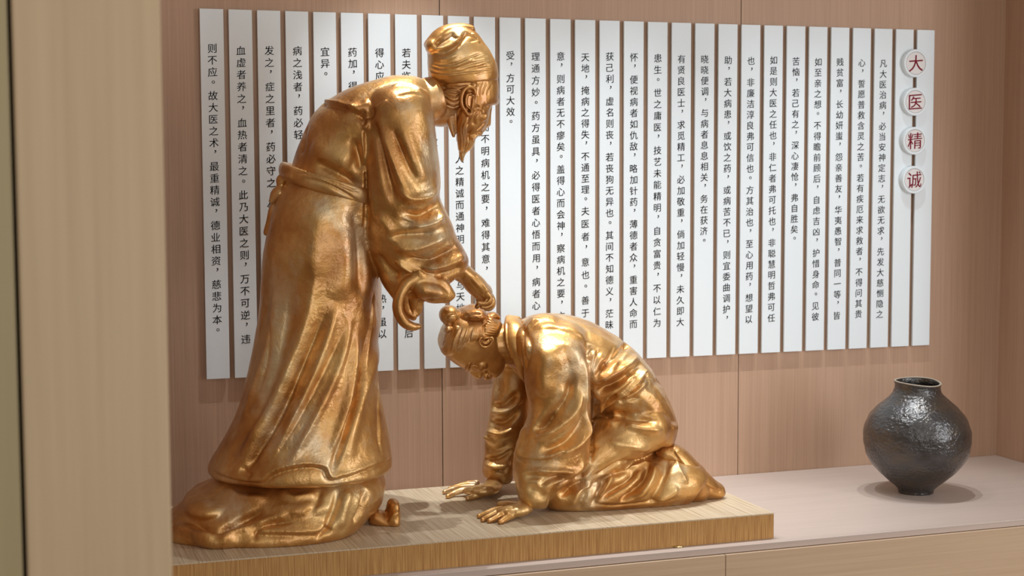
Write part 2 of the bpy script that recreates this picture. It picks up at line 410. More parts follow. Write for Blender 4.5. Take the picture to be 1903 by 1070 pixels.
# ------------------------------------------------------------------ sculpting tools for the two statues
class Clay:
    def __init__(s): s.v, s.f = [], []
    def rings(s, R):
        n = len(R[0]); b = len(s.v)
        for r in R: s.v += [np.asarray(q) for q in r]
        for i in range(len(R)-1):
            for k in range(n):
                k2 = (k+1) % n; s.f.append((b+i*n+k, b+i*n+k2, b+(i+1)*n+k2, b+(i+1)*n+k))
        for r, o, rev in ((R[0], 0, 0), (R[-1], len(R)-1, 1)):
            c = len(s.v); s.v.append(np.mean(r, 0))
            for k in range(n):
                t = (b+o*n+(k+1) % n, b+o*n+k, c); s.f.append(t[::-1] if rev else t)
    def slices(s, st, Y, n=40, sub=4, ex=2.2, cap=True):
        """horizontal slices: (row, left, right, half depth[, Y offset])"""
        st = crom(np.array([tuple(q)+(0,)*(5-len(q)) for q in st], float), sub)
        R = []
        for py, xl, xr, b, dy in st:
            c = P((xl+xr)/2, py, Y+dy); a = (xr-xl)/2*mpp(c); r = []
            for k in range(n):
                t = 2*math.pi*k/n; cs, sn = math.cos(t), math.sin(t)
                r.append(c+RT*a*math.copysign(abs(cs)**(2/ex), cs)+VW*b*math.copysign(abs(sn)**(2/ex), sn))
            R.append(r)
        s.rings(R)
    def tube(s, pts, ra, rb, ref=None, sub=4, n=24, cap=1.0):
        """pts: 3-d points; ra: half size across, rb: half size along ref"""
        pts = np.asarray(pts, float); k = len(pts)
        ra = np.broadcast_to(np.asarray(ra, float), (k,)); rb = np.broadcast_to(np.asarray(rb, float), (k,))
        q = crom(np.column_stack([pts, ra, rb]), sub); ref = YD if ref is None else np.asarray(ref, float)
        X, A, B = q[:, :3], q[:, 3], q[:, 4]
        T = np.gradient(X, axis=0); T /= np.linalg.norm(T, axis=1)[:, None]+1e-12
        def ring(c, t, a, b):
            e = ref-t*(ref@t)
            if np.linalg.norm(e) < 1e-3: e = UP-t*(UP@t)
            e = e/np.linalg.norm(e); d = np.cross(t, e)
            return [c+d*a*math.cos(2*math.pi*i/n)+e*b*math.sin(2*math.pi*i/n) for i in range(n)]
        R = []
        for j in (0.97, 0.8, 0.55, 0.28):
            R.append(ring(X[0]-T[0]*cap*min(A[0], B[0])*j, T[0], A[0]*math.sqrt(1-j*j), B[0]*math.sqrt(1-j*j)))
        for i in range(len(X)): R.append(ring(X[i], T[i], A[i], B[i]))
        for j in (0.28, 0.55, 0.8, 0.97):
            R.append(ring(X[-1]+T[-1]*cap*min(A[-1], B[-1])*j, T[-1], A[-1]*math.sqrt(1-j*j), B[-1]*math.sqrt(1-j*j)))
        s.rings(R)
    def ptube(s, pp, r, Y=None, flat=1.0, **kw):
        """pp: (px, py, Y) control points, r: radii in pixels"""
        X = [P(a[0], a[1], a[2] if len(a) > 2 else Y) for a in pp]
        r = np.broadcast_to(np.asarray(r, float), (len(X),)); ra = [q*mpp(x) for q, x in zip(r, X)]
        s.tube(X, ra, np.array(ra)*flat, **kw)
    def ball(s, px, py, Y, rx, ry, rd, rot=0.0, n=28):
        c = P(px, py, Y); k = mpp(c); ca, sa = math.cos(rot), math.sin(rot)
        e1 = RT*ca-UP*sa; e2 = RT*sa+UP*ca; R = []
        for i in range(1, 14):
            f = math.pi*i/14
            R.append([c+e1*rx*k*math.sin(f)*math.cos(2*math.pi*j/n)+VW*rd*math.sin(f)*math.sin(2*math.pi*j/n)+e2*ry*k*math.cos(f) for j in range(n)])
        s.rings(R)
    def head_rings(s, L, Y, egg=0.18, n=36, sub=4):
        """L: (front px, py, back px, py, half width)"""
        L = crom(np.array(L, float), sub); R = []
        for fx, fy, bx, by, w_ in L:
            a = P(fx, fy, Y); b = P(bx, by, Y); c = (a+b)/2; h = (a-b)/2
            R.append([c+h*math.cos(t)+YD*w_*math.copysign(abs(math.sin(t))**0.85, math.sin(t))*(1-egg*math.cos(t)) for t in (2*math.pi*k/n for k in range(n))])
        s.rings(R)
    def band(s, top, bot, Y, w_, ra, rb, n=48):
        """closed ring round a neck or waist: top/bot are its end points in the picture plane"""
        a = P(*top, Y); b = P(*bot, Y); c = (a+b)/2; h = (a-b)/2; ax = np.cross(h/np.linalg.norm(h), YD); m_ = 14
        V, F = [], []; b0 = len(s.v)
        for i in range(n):
            t = 2*math.pi*i/n; rad = h*math.cos(t)+YD*w_*math.sin(t); x = c+rad; d = rad/np.linalg.norm(rad)
            for j in range(m_):
                u = 2*math.pi*j/m_; s.v.append(x+ax*ra*math.cos(u)+d*rb*math.sin(u))
        for i in range(n):
            for j in range(m_):
                i2, j2 = (i+1) % n, (j+1) % m_; s.f.append((b0+i*m_+j, b0+i2*m_+j, b0+i2*m_+j2, b0+i*m_+j2))
    def fuse(s, voxel, smooth=4):
        me = mesh(s.v, s.f); bm = bmesh.new(); bm.from_mesh(me)
        # every closed piece must face outwards before they are fused
        bmesh.ops.recalc_face_normals(bm, faces=bm.faces); bm.to_mesh(me); bm.free()
        o = bpy.data.objects.new('t', me); COL.objects.link(o)
        md = o.modifiers.new('r', 'REMESH'); md.mode = 'VOXEL'; md.voxel_size = voxel; md.adaptivity = 0
        dg = bpy.context.evaluated_depsgraph_get(); r = bpy.data.meshes.new_from_object(o.evaluated_get(dg))
        bpy.data.objects.remove(o, do_unlink=True); bpy.data.meshes.remove(me)
        return Skin(r, smooth)
class Skin:
    """a fused surface that can still be worked: smoothing, folds, creases, flattening"""
    def __init__(s, me, smooth):
        s.me = me; n = len(me.vertices)
        a = np.empty(n*3); me.vertices.foreach_get('co', a); s.V = a.reshape(n, 3)
        e = np.empty(len(me.edges)*2, int); me.edges.foreach_get('vertices', e); s.E = e.reshape(-1, 2)
        s.deg = np.bincount(s.E.ravel(), minlength=n)[:, None].clip(1)
        s.smooth(smooth)
    def smooth(s, k, lam=0.55, mask=None):
        for i in range(k):
            for l_ in (lam, -lam*0.9) if k > 6 else (lam,):
                A = np.zeros_like(s.V); np.add.at(A, s.E[:, 0], s.V[s.E[:, 1]]); np.add.at(A, s.E[:, 1], s.V[s.E[:, 0]])
                d = (A/s.deg-s.V)*l_
                s.V += d if mask is None else d*mask[:, None]
        s.push()
    def push(s):
        s.me.vertices.foreach_set('co', s.V.ravel()); s.me.update()
        a = np.empty(len(s.V)*3); s.me.vertices.foreach_get('normal', a); s.N = a.reshape(-1, 3)
        s.bvh = BVHTree.FromPolygons([tuple(v) for v in s.V], [tuple(p.vertices) for p in s.me.polygons])
        s.px = proj(s.V)
    def line(s, pts, n=14):
        """where a chain of sight lines meets the surface"""
        q = crom(np.array(pts, float), n) if len(pts) > 1 else np.array(pts, float); out = []; uv = []; ts = []
        for i, (x, y) in enumerate(q):
            d = ray(x, y); h = s.bvh.ray_cast(Vector(CAM), Vector(d).normalized())[0]
            if h is not None: out.append(np.array(h)); uv.append((x, y)); ts.append(i/max(1, len(q)-1))
        return np.array(out), np.array(uv), np.array(ts)
    def strokes(s, L, gain=1.0):
        """L: (kind, points, radius px, height px). g ridge/valley, v crease, s one-sided overlap edge, r roll"""
        D = np.zeros_like(s.V)
        for kind, pts, rad, amp in L:
            X, uv, ts = s.line(pts)
            if len(X) < 1: continue
            k = mpp(X[0]); r = rad*k; am = amp*k*gain; R = r*(4 if kind in 'sv' else 3)
            lo, hi = X.min(0)-R, X.max(0)+R
            I = np.where(((s.V > lo) & (s.V < hi)).all(1))[0]
            if not len(I): continue
            Q = s.V[I]; best = np.full(len(I), 1e9); t = np.zeros(len(I)); sd = np.zeros(len(I))
            if len(X) == 1:
                best = np.linalg.norm(Q-X[0], axis=1); ends = np.ones(len(I))
            else:
                for i in range(len(X)-1):
                    a, b = X[i], X[i+1]; ab = b-a; L2 = ab@ab+1e-12
                    if L2 > (60*k)**2: continue
                    u = np.clip(((Q-a)@ab)/L2, 0, 1); d = np.linalg.norm(Q-(a+u[:, None]*ab), axis=1)
                    mm = d < best; best[mm] = d[mm]; t[mm] = (ts[i]+u*(ts[i+1]-ts[i]))[mm]
                    c = (uv[i+1]-uv[i]); w_ = s.px[I]-uv[i]; sg = np.sign(c[0]*w_[:, 1]-c[1]*w_[:, 0]); sd[mm] = sg[mm]
                ends = np.clip(np.minimum(t, 1-t)/0.27, 0, 1); ends = ends*ends*(3-2*ends)
                if kind in 'se': ends = np.clip(np.minimum(t, 1-t)/0.05, 0, 1)
            x = best/r
            if kind == 'g': h = np.exp(-x*x*1.1)
            elif kind == 'v': h = np.exp(-x*1.4)*np.clip(4-x, 0, 1)
            elif kind == 'f': h = np.exp(-x*x*1.1)-0.55*np.exp(-(x-1.9)**2*1.6)
            else:                                   # 's': right-hand side of the chain (below, when drawn left to right) is sunk
                h = np.where(sd < 0, np.exp(-x*0.75), -np.exp(-x*1.3)); soft = np.clip(x/0.35, 0, 1); h = h*soft*np.clip((4-x), 0, 1)
            D[I] += s.N[I]*(am*h*ends)[:, None]
        s.V += D; s.push()
    def ripple(s, amp, f, seed=0):
        for i in range(len(s.V)):
            p = Vector(s.V[i]*f)+Vector((seed, 0, 0)); s.V[i] += s.N[i]*amp*mnoise.noise(p)
        s.push()
    def ground(s, z):
        s.V[:, 2] = np.maximum(s.V[:, 2], z); s.push()
    def done(s, name, material, parent):
        s.push(); s.me.polygons.foreach_set('use_smooth', [True]*len(s.me.polygons)); s.me.materials.clear()
        return link(name, s.me, material, parent)
GZ = PT+0.0008

# ------------------------------------------------------------------ standing statue
MY = -0.60
base_c = P(560, 960, MY)
man = thing('statue', 'golden statue of a bearded man in cap and long robe, bowing on a draped rock', 'statue', (base_c[0], MY, PT))

# rock underfoot
c = Clay()
c.slices([(985, 306, 664, .27), (970, 303, 678, .285), (950, 310, 694, .28), (930, 340, 706, .27), (910, 352, 716, .26), (892, 388, 714, .245), (880, 405, 706, .22), (868, 430, 700, .18)], MY, ex=2.5)
c.ball(405, 930, MY-.0, 62, 26, .20); c.ball(420, 985, MY-.1, 70, 30, .17); c.ball(535, 990, MY-.17, 62, 20, .09)
c.ball(636, 948, MY-.14, 40, 44, .12, 0.1); c.ball(688, 925, MY-.08, 24, 28, .13); c.ball(560, 930, MY-.12, 110, 34, .17)
k = c.fuse(.0055, 5)
k.strokes([('g', [(335, 960), (400, 985), (455, 965), (492, 946)], 7, -9), ('v', [(478, 1008), (474, 990), (500, 974), (560, 968)], 5, -8),
  ('s', [(478, 990), (530, 992), (590, 990), (606, 975)], 7, 5), ('g', [(628, 905), (624, 940), (612, 972), (604, 996)], 6, -8), ('g', [(650, 905), (640, 945), (632, 985)], 9, 5),
  ('g', [(682, 905), (672, 945), (655, 975)], 6, -6), ('g', [(596, 905), (588, 935), (570, 960)], 7, -4), ('g', [(520, 905), (545, 925), (590, 915)], 8, 5), ('v', [(586, 1006), (606, 985), (618, 990)], 5, -6),
  ('g', [(420, 905), (450, 925), (500, 925)], 10, 5), ('g', [(405, 1005), (440, 985), (470, 980)], 9, 5), ('g', [(320, 975), (360, 990), (400, 1000)], 8, 5), ('g', [(540, 955), (500, 965), (470, 975)], 8, 4)], 1.5)
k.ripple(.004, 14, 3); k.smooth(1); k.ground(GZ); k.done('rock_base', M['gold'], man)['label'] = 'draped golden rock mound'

# shoe tip
c = Clay()
c.ptube([(700, 962, -.68), (714, 968, -.69), (727, 968, -.70)], [17, 17, 16], flat=1.5)
c.ptube([(729, 968, -.70), (730, 954, -.70), (731, 937, -.70)], [14, 13, 11], flat=2.2)
k = c.fuse(.004, 4)
k.strokes([('g', [(722, 972), (732, 958), (741, 950)], 4, 4), ('v', [(716, 964), (722, 940), (728, 926)], 3, -3)])
k.ground(GZ); k.done('shoe', M['gold_s'], man)

# robe: trunk, skirt, sleeves, hanging cuff
c = Clay()
c.slices([(141, 728, 768, .05, .02), (148, 702, 788, .12), (165, 650, 800, .18), (190, 606, 806, .215), (215, 582, 808, .23), (240, 569, 806, .235), (270, 556, 800, .23), (300, 546, 788, .22), (322, 539, 768, .21),
  (345, 527, 745, .205), (372, 515, 728, .215), (400, 506, 716, .225), (440, 497, 707, .23), (480, 490, 706, .23), (520, 487, 708, .225), (560, 485, 709, .225), (600, 480, 707, .23), (650, 471, 701, .24),
  (700, 460, 702, .25), (740, 450, 707, .262), (780, 434, 715, .275), (820, 412, 723, .285), (848, 395, 727, .29), (862, 390, 728, .292), (871, 394, 726, .287), (877, 414, 714, .255), (879, 455, 690, .20)], MY, n=56, ex=2.15)
c.slices([(158, 712, 775, .06, .05), (172, 692, 796, .10, .02), (200, 682, 803, .12), (240, 679, 809, .13), (300, 677, 816, .135), (343, 677, 819, .135), (368, 676, 818, .13), (396, 676, 831, .125), (420, 676, 842, .12),
  (436, 677, 847, .118), (458, 683, 859, .112), (478, 690, 870, .105), (492, 697, 871, .095), (505, 703, 864, .085), (518, 706, 848, .078), (533, 714, 828, .07), (548, 725, 796, .06), (562, 734, 788, .055), (578, 738, 784, .045), (590, 743, 776, .032)], -.775, n=48, ex=2.1)
c.ptube([(722, 225, -.44), (724, 290, -.42), (735, 390, -.42), (765, 455, -.45)], [50, 55, 52, 36], flat=1.1)
c.ptube([(838, 548), (822, 528), (800, 517), (778, 516), (757, 526), (743, 548), (739, 574), (749, 596), (764, 606), (778, 606)], [9, 11, 11, 11, 11, 10, 10, 10, 9, 6], -.845, flat=1.5)
c.ptube([(782, 536), (806, 543), (826, 549)], [20, 21, 15], -.83, flat=1.8)
c.ptube([(756, 545), (760, 570), (768, 588)], [15, 12, 8], -.80, flat=1.6)
k = c.fuse(.0048, 9)
k.strokes([
 # long skirt pleats
 ('g', [(588, 470), (572, 590), (530, 700), (478, 800), (440, 868)], 15, 7), ('g', [(545, 500), (530, 620), (490, 750), (420, 860)], 14, -5), ('g', [(612, 560), (570, 660), (520, 770), (470, 850), (455, 876)], 10, -9),
 ('g', [(628, 560), (602, 650), (560, 750), (505, 860)], 9, 6), ('v', [(646, 596), (608, 680), (560, 768), (500, 872)], 5, -4), ('g', [(655, 585), (630, 680), (585, 780), (535, 868)], 8, 5),
 ('g', [(664, 600), (655, 690), (640, 780), (615, 860)], 12, 7), ('g', [(690, 600), (668, 710), (642, 795), (612, 888)], 6.5, -12), ('g', [(706, 640), (690, 690), (660, 780), (636, 880)], 16, 5),
 ('v', [(702, 640), (704, 740), (706, 850)], 5, -6), ('v', [(696, 540), (690, 600), (680, 660)], 4, -4), ('g', [(512, 520), (505, 620), (480, 700), (440, 800)], 12, 4),
 ('v', [(505, 600), (500, 660), (476, 740)], 5, -3), ('g', [(636, 420), (640, 500), (625, 560)], 22, 5), ('g', [(655, 372), (668, 450), (672, 560)], 16, -6), ('g', [(590, 370), (590, 440), (580, 520)], 26, 4),
 # hem: turned lip and the band under it
 ('s', [(398, 876), (430, 889), (462, 895), (488, 895), (506, 881), (536, 870), (572, 865), (602, 870), (614, 890), (640, 885), (670, 875), (700, 862), (726, 850)], 8, 7), ('g', [(448, 866), (456, 878), (470, 886)], 6, -6),
 # flap over the back
 ('s', [(672, 236), (681, 228), (672, 214), (650, 202), (624, 193), (592, 190)], 7, -6), ('g', [(575, 270), (620, 290), (655, 305)], 22, 7), ('g', [(585, 300), (630, 322), (672, 352)], 9, -7),
 ('g', [(570, 225), (560, 290)], 10, -3), ('g', [(655, 255), (668, 295), (674, 318)], 9, -7), ('g', [(640, 200), (672, 200), (690, 190)], 10, 4), ('g', [(668, 205), (682, 218), (700, 200)], 6, -6), ('v', [(681, 218), (700, 202), (722, 184)], 4, 4),
 # near sleeve
 ('g', [(694, 222), (706, 275), (720, 330), (738, 388)], 10, -8), ('g', [(700, 215), (726, 285), (748, 340), (776, 374)], 11, 7), ('g', [(730, 240), (752, 292), (775, 338)], 5, -4.5), ('g', [(740, 215), (768, 285), (790, 340)], 14, 4), ('g', [(684, 280), (690, 350), (700, 420)], 9, 3),
 ('g', [(735, 345), (760, 368), (790, 366), (816, 348)], 8, 9), ('g', [(740, 392), (775, 402), (800, 392), (818, 378)], 8, -9), ('g', [(760, 420), (800, 415), (824, 398)], 9, 9), ('v', [(742, 408), (770, 416), (800, 412)], 4, -5),
 ('g', [(716, 440), (760, 437), (810, 432)], 8, -8), ('g', [(730, 460), (780, 460), (835, 436)], 9, 6), ('g', [(750, 478), (800, 486), (850, 456)], 7, -8), ('g', [(782, 500), (830, 490), (866, 474)], 8, 7), ('g', [(735, 482), (765, 502), (790, 512)], 6, 7),
 ('g', [(700, 470), (720, 500), (745, 515)], 9, -6), ('g', [(805, 512), (840, 506), (862, 494)], 6, -5), ('s', [(676, 240), (678, 330), (676, 420)], 7, -3), ('g', [(725, 160), (760, 158), (790, 172)], 6, 3),
 ('v', [(735, 180), (768, 172), (790, 180)], 4, -3), ('g', [(700, 400), (720, 420), (735, 452)], 12, 5),
 # hollow of the cuff
 ('g', [(768, 540), (762, 565), (770, 588)], 7, -8), ('v', [(790, 556), (812, 560), (832, 560)], 4, -5), ('g', [(784, 556), (780, 572), (776, 590)], 5, -6)], 1.6)
k.ripple(.0013, 22, 1); k.smooth(1)
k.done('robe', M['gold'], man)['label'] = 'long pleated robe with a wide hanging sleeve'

# sash and bow
c = Clay()
def wrap(cx, cy, hw, dep, slope, r_up, r_out, Y, out):
    c0 = P(cx, cy, Y); k_ = mpp(c0); V, n, m_ = [], 64, 14; b0 = len(out.v)
    for i in range(n):
        t = 2*math.pi*i/n; rad = RT*(hw*k_+.006)*math.cos(t)+VW*(dep+.006)*math.sin(t); x = c0+rad-UP*slope*hw*k_*math.cos(t); d = rad/np.linalg.norm(rad)
        for j in range(m_):
            u = 2*math.pi*j/m_; out.v.append(x+UP*r_up*k_*math.cos(u)+d*r_out*math.sin(u))
    for i in range(n):
        for j in range(m_):
            i2, j2 = (i+1) % n, (j+1) % m_; out.f.append((b0+i*m_+j, b0+i2*m_+j, b0+i2*m_+j2, b0+i*m_+j2))
wrap(632, 346, 101, .205, .30, 16, .014, MY, c)
k = c.fuse(.004, 4)
k.strokes([('v', [(540, 322), (580, 322), (620, 338), (672, 366)], 3.5, -5), ('v', [(560, 331), (610, 342), (672, 378)], 3.5, -5), ('g', [(575, 326), (620, 340), (660, 362)], 3, 4), ('v', [(600, 330), (640, 346), (674, 358)], 3, -4), ('g', [(526, 330), (545, 328)], 5, 4)])
k.done('sash', M['gold_s'], man)['label'] = 'creased sash round the waist'
c = Clay()
c.ptube([(538, 335), (522, 332), (522, 345)], [10, 9, 7], MY, flat=1.6); c.ptube([(532, 352), (516, 360), (504, 374)], [9, 13, 5], MY, flat=1.5)
c.ptube([(516, 372), (508, 390), (503, 410), (496, 432)], [8, 9, 8, 7], MY+.02, flat=1.6)
c.fuse(.004, 3).done('sash_bow', M['gold_s'], man)['label'] = 'bow of the sash behind the waist'

# collar
c = Clay(); c.band((784, 150), (807, 224), MY, .086, .036, .008)
c.fuse(.0035, 4).done('collar', M['gold_s'], man)

# head with the beard
c = Clay(); HY = MY
c.head_rings([(918, 110, 806, 120, .060), (923, 146, 808, 154, .077), (925, 166, 815, 177, .079), (923, 184, 824, 197, .077), (910, 200, 833, 212, .073), (907, 214, 840, 222, .069), (904, 229, 845, 231, .062), (896, 242, 850, 241, .054), (888, 253, 854, 251, .043), (878, 262, 858, 260, .026)], HY, egg=.08)
c.ptube([(792, 188), (820, 196), (850, 195)], [42, 40, 36], HY, flat=.95)
c.ptube([(908, 197), (905, 213), (904, 229)], [7, 8, 8.5], HY, flat=1.1); c.ball(902, 232, HY-.014, 7, 5, .011); c.ball(902, 232, HY+.014, 7, 5, .011)
for s_ in (-1, 1):
    c.ptube([(921, 188, HY+s_*.004), (915, 187, HY+s_*.032), (900, 191, HY+s_*.060)], [7.5, 8.5, 7])
    c.ball(903, 202, HY+s_*.036, 7, 6, .013); c.ball(890, 215, HY+s_*.050, 17, 13, .017); c.ptube([(898, 239, HY+s_*.006), (889, 245, HY+s_*.030), (878, 256, HY+s_*.042)], [6, 6, 4])
    c.ball(838, 184, HY+s_*.060, 26, 20, .022); c.ptube([(880, 158, HY+s_*.074), (874, 190, HY+s_*.072), (866, 225, HY+s_*.062)], [7, 7, 7])
    c.ptube([(864, 210, HY+s_*.066), (860, 234, HY+s_*.054), (858, 256, HY+s_*.036), (857, 276, HY+s_*.012)], [10, 11, 9, 6], flat=1.2)
c.ptube([(893, 244), (890, 250)], [4, 4], HY, flat=4)
c.ptube([(869, 240), (866, 255), (865, 268), (860, 281), (858.5, 292), (860, 299)], [20, 18, 15.5, 8, 4.5, 2.2], HY, flat=1.35)
k = c.fuse(.0022, 6)
k.strokes([('v', [(910, 197), (903, 199), (896, 200)], 2.2, -3.5), ('v', [(906, 207), (899, 209), (893, 206)], 2.0, -2.5), ('v', [(895, 246), (889, 247), (884, 250)], 1.8, -3), ('g', [(884, 204), (880, 220), (882, 236)], 4, -2.0), ('v', [(902, 226), (894, 236), (884, 244)], 2.2, -2.5),
 ('v', [(882, 155), (862, 166), (850, 168), (832, 166)], 1.8, -2.5), ('v', [(866, 162), (848, 172), (824, 166)], 1.6, -2.2), ('v', [(860, 172), (844, 180), (822, 172)], 1.8, -3), ('v', [(858, 184), (842, 190), (822, 178)], 1.8, -3), ('v', [(858, 194), (842, 200), (826, 192)], 1.8, -3), ('v', [(872, 158), (852, 162), (830, 160)], 1.5, -2),
 ('v', [(897, 150), (892, 164), (890, 180)], 1.5, -1.4), ('v', [(906, 152), (899, 166), (896, 178)], 1.5, -1.2), ('v', [(916, 156), (908, 168), (905, 178)], 1.5, -1.0), ('v', [(886, 176), (882, 196), (884, 214)], 1.5, -1.6), ('v', [(893, 204), (887, 216), (878, 232)], 1.5, -1.6),
 ('v', [(893, 152), (880, 170), (880, 190)], 2, -2), ('g', [(846, 215), (838, 228), (834, 240)], 5, -4), ('g', [(890, 196), (886, 202), (888, 210)], 3.5, -2),
 ('v', [(860, 214), (852, 236), (853, 256), (856, 282)], 1.8, -3), ('v', [(868, 218), (858, 240), (861, 262), (858, 290)], 1.8, -3.2), ('v', [(876, 222), (864, 242), (866, 266), (860, 292)], 1.8, -3), ('v', [(884, 232), (871, 248), (872, 266), (864, 282)], 1.8, -3), ('v', [(888, 250), (877, 258), (876, 268), (868, 278)], 1.6, -2.5), ('v', [(873, 210), (865, 226), (856, 242)], 1.6, -2.2)])
k.done('head', M['gold_s'], man)['label'] = 'bowed head with furrowed face, swept-back hair and pointed beard'

# ears
def ear(cx, cy, Y, rot, sc, parent, wide=1.0):
    c = Clay(); ca, sa = math.cos(rot), math.sin(rot)
    T_ = lambda x, y: (cx+sc*(x*wide*ca-y*sa), cy+sc*(x*wide*sa+y*ca))
    g_ = lambda L_, dy: [(*T_(x, y), Y+dy) for x, y in L_]
    c.ptube(g_([(8, -14), (6, -22), (-1, -25), (-8, -19), (-11, -6), (-9, 8), (-4, 17), (1, 24), (5, 21), (5, 14)], -.010), np.array([3, 3.2, 3.4, 3.5, 3.4, 3.2, 3.4, 4.5, 4, 2.5])*sc, flat=1.3)
    c.ptube(g_([(2, -13), (-3, -11), (-4, 0), (-2, 9), (3, 13)], -.008), np.array([2, 2.6, 2.6, 2.4, 2])*sc, flat=1.2)
    c.ptube(g_([(6, -8), (6, 0), (6, 10)], -.006), np.array([2, 3, 3])*sc, flat=1.2)
    c.ptube(g_([(0, -18), (-3, -2), (0, 14)], .0025), np.array([7, 9, 7])*sc, flat=.7)
    return c.fuse(.0016, 3).done('ear', M['gold_s'], parent)
ear(871, 188, HY-.082, .10, 1.05, man, 1.25)

# lock of hair at the nape
c = Clay(); c.ptube([(836, 208, HY-.045), (838, 230, HY-.04), (843, 252, HY-.038)], [7, 6, 3.5]); c.ptube([(846, 200, HY-.05), (846, 225, HY-.045), (848, 246, HY-.04)], [6, 5, 3])
c.fuse(.002, 3).done('hair_lock', M['gold_s'], man)

# cap
c = Clay()
c.head_rings([(922, 150, 807, 160, .084), (924, 141, 799, 146, .088), (921, 122, 797, 124, .091), (914, 106, 797, 107, .091), (906, 92, 796, 95, .088), (896, 77, 797, 84, .082), (885, 63, 803, 69, .070), (870, 51, 818, 55, .050), (858, 48, 832, 50, .025)], HY, egg=.05)
c.ball(806, 86, HY, 16, 17, .06, .3); c.ball(874, 57, HY, 10, 10, .04); c.ptube([(800, 82), (820, 60), (850, 52), (872, 54)], [10, 10, 9, 8], HY, flat=3)
k = c.fuse(.0028, 5)
k.strokes([('g', [(802, 100), (826, 97), (846, 86), (862, 68), (870, 58)], 4.5, -9), ('g', [(806, 84), (826, 72), (846, 60)], 5, -5), ('g', [(800, 92), (826, 90), (848, 76), (860, 62)], 4, 5), ('g', [(838, 66), (850, 72), (856, 70)], 4, -4),
 ('v', [(800, 117), (825, 121), (850, 117), (880, 104), (903, 97)], 2.4, -3), ('g', [(810, 124), (840, 124), (866, 114), (890, 108)], 3, 2.5), ('v', [(800, 122), (818, 127), (846, 126)], 2, -3), ('v', [(846, 128), (880, 117), (914, 110)], 2.4, -3), ('v', [(870, 116), (894, 104), (908, 103)], 2, -2),
 ('v', [(860, 131), (890, 124), (918, 120)], 2.2, -3), ('s', [(799, 132), (812, 137), (836, 138), (870, 134), (920, 130)], 3, -2.5), ('v', [(880, 140), (900, 134), (921, 133)], 2, -2), ('v', [(885, 128), (905, 118), (916, 116)], 1.8, -2), ('g', [(876, 62), (884, 68), (892, 80)], 4, 3), ('v', [(866, 64), (876, 66), (886, 72)], 3, -4), ('v', [(872, 78), (886, 74), (892, 76)], 2, -2), ('g', [(816, 110), (834, 108), (852, 100)], 4, 2)])
k.ripple(.0014, 30, 5); k.done('cap', M['gold_s'], man)['label'] = 'soft folded cloth cap'

# outstretched hand
def finger(c, pts, r, flat=1.0): c.ptube(pts, r, flat=flat, n=16)
c = Clay(); Y0 = -.70
c.ptube([(850, 500, Y0), (868, 514, Y0), (884, 530, Y0), (898, 545, Y0)], [20, 17.5, 19, 16], flat=1.7)
c.ball(897, 541, Y0, 20, 17, .045, .75)
for i, (dy, a, b, tip) in enumerate([(-.040, (905, 546), (908, 559), (889, 562)), (-.014, (909, 549), (914, 565), (895, 570)), (.014, (910, 548), (915, 567), (903, 574)), (.038, (907, 545), (914, 560), (904, 570))]):
    finger(c, [(a[0], a[1], Y0+dy), ((a[0]+b[0])/2+3, (a[1]+b[1])/2, Y0+dy), (b[0], b[1], Y0+dy), ((b[0]+tip[0])/2, (b[1]+tip[1])/2+3, Y0+dy*.95), (tip[0], tip[1], Y0+dy*.9)], [6.5, 6, 6, 5.2, 4.2], flat=1.05)
finger(c, [(876, 528, Y0+.04), (888, 548, Y0+.055), (890, 562, Y0+.05), (886, 570, Y0+.042)], [7, 7, 6, 4.5])
k = c.fuse(.0022, 4)
k.strokes([('g', [(905, 540)], 4, 2), ('g', [(868, 516), (884, 534), (896, 548)], 5, -2), ('g', [(884, 512), (896, 526), (906, 540)], 3, 1.8), ('v', [(864, 506), (860, 520), (866, 532)], 3, -2), ('v', [(911, 552), (906, 556), (902, 562)], 2, -2.5)])
k.done('hand', M['gold_s'], man)['label'] = 'outstretched hand with curled fingers'

# ------------------------------------------------------------------ kneeling statue
KY = -0.53
kb = P(1130, 930, KY)
kn = thing('statue', 'golden statue of a person kneeling on hands and knees with bowed head and hair bun', 'statue', (kb[0], KY, PT))

# robe: trunk, thighs, draped shins, sleeves
c = Clay()
c.ptube([(968, 640), (1000, 648), (1060, 668), (1130, 712), (1176, 756), (1194, 796), (1192, 820)], [48, 69, 80, 77, 58, 54, 44], KY, flat=np.array([1.62, 1.62, 1.62, 1.65, 2.1, 1.9, 1.8]), cap=.4)
c.ptube([(1012, 640, -.42), (1012, 640, -.64)], [58, 58], flat=1.0)
c.ptube([(1192, 775, KY), (1188, 805, KY)], [50, 48], flat=2.5, cap=.35)
c.ptube([(1150, 862, -.60), (1180, 856, -.60), (1212, 850, -.60)], [16, 16, 12], flat=3)
c.ptube([(1120, 876, -.70), (1150, 866, -.70), (1180, 858, -.69), (1208, 848, -.67)], [13, 13, 13, 10], flat=1.6)
for y in (-.68, -.40):
    c.ptube([(1196, 792, y), (1150, 815, y), (1098, 850, y), (1054, 890, y), (1040, 908, y)], [50, 50, 47, 42, 38], flat=1.25)
    c.ptube([(1040, 912, y), (1100, 912, y), (1170, 903, y), (1232, 893, y), (1272, 895, y), (1284, 902, y)], [38, 44, 48, 52, 46, 36], flat=1.35)
c.ptube([(1060, 905, -.54), (1150, 900, -.54), (1240, 890, -.54), (1270, 900, -.54)], [40, 46, 50, 40], flat=1.6)
c.ptube([(1130, 800, -.54), (1190, 800, -.54)], [60, 45], flat=2.0)
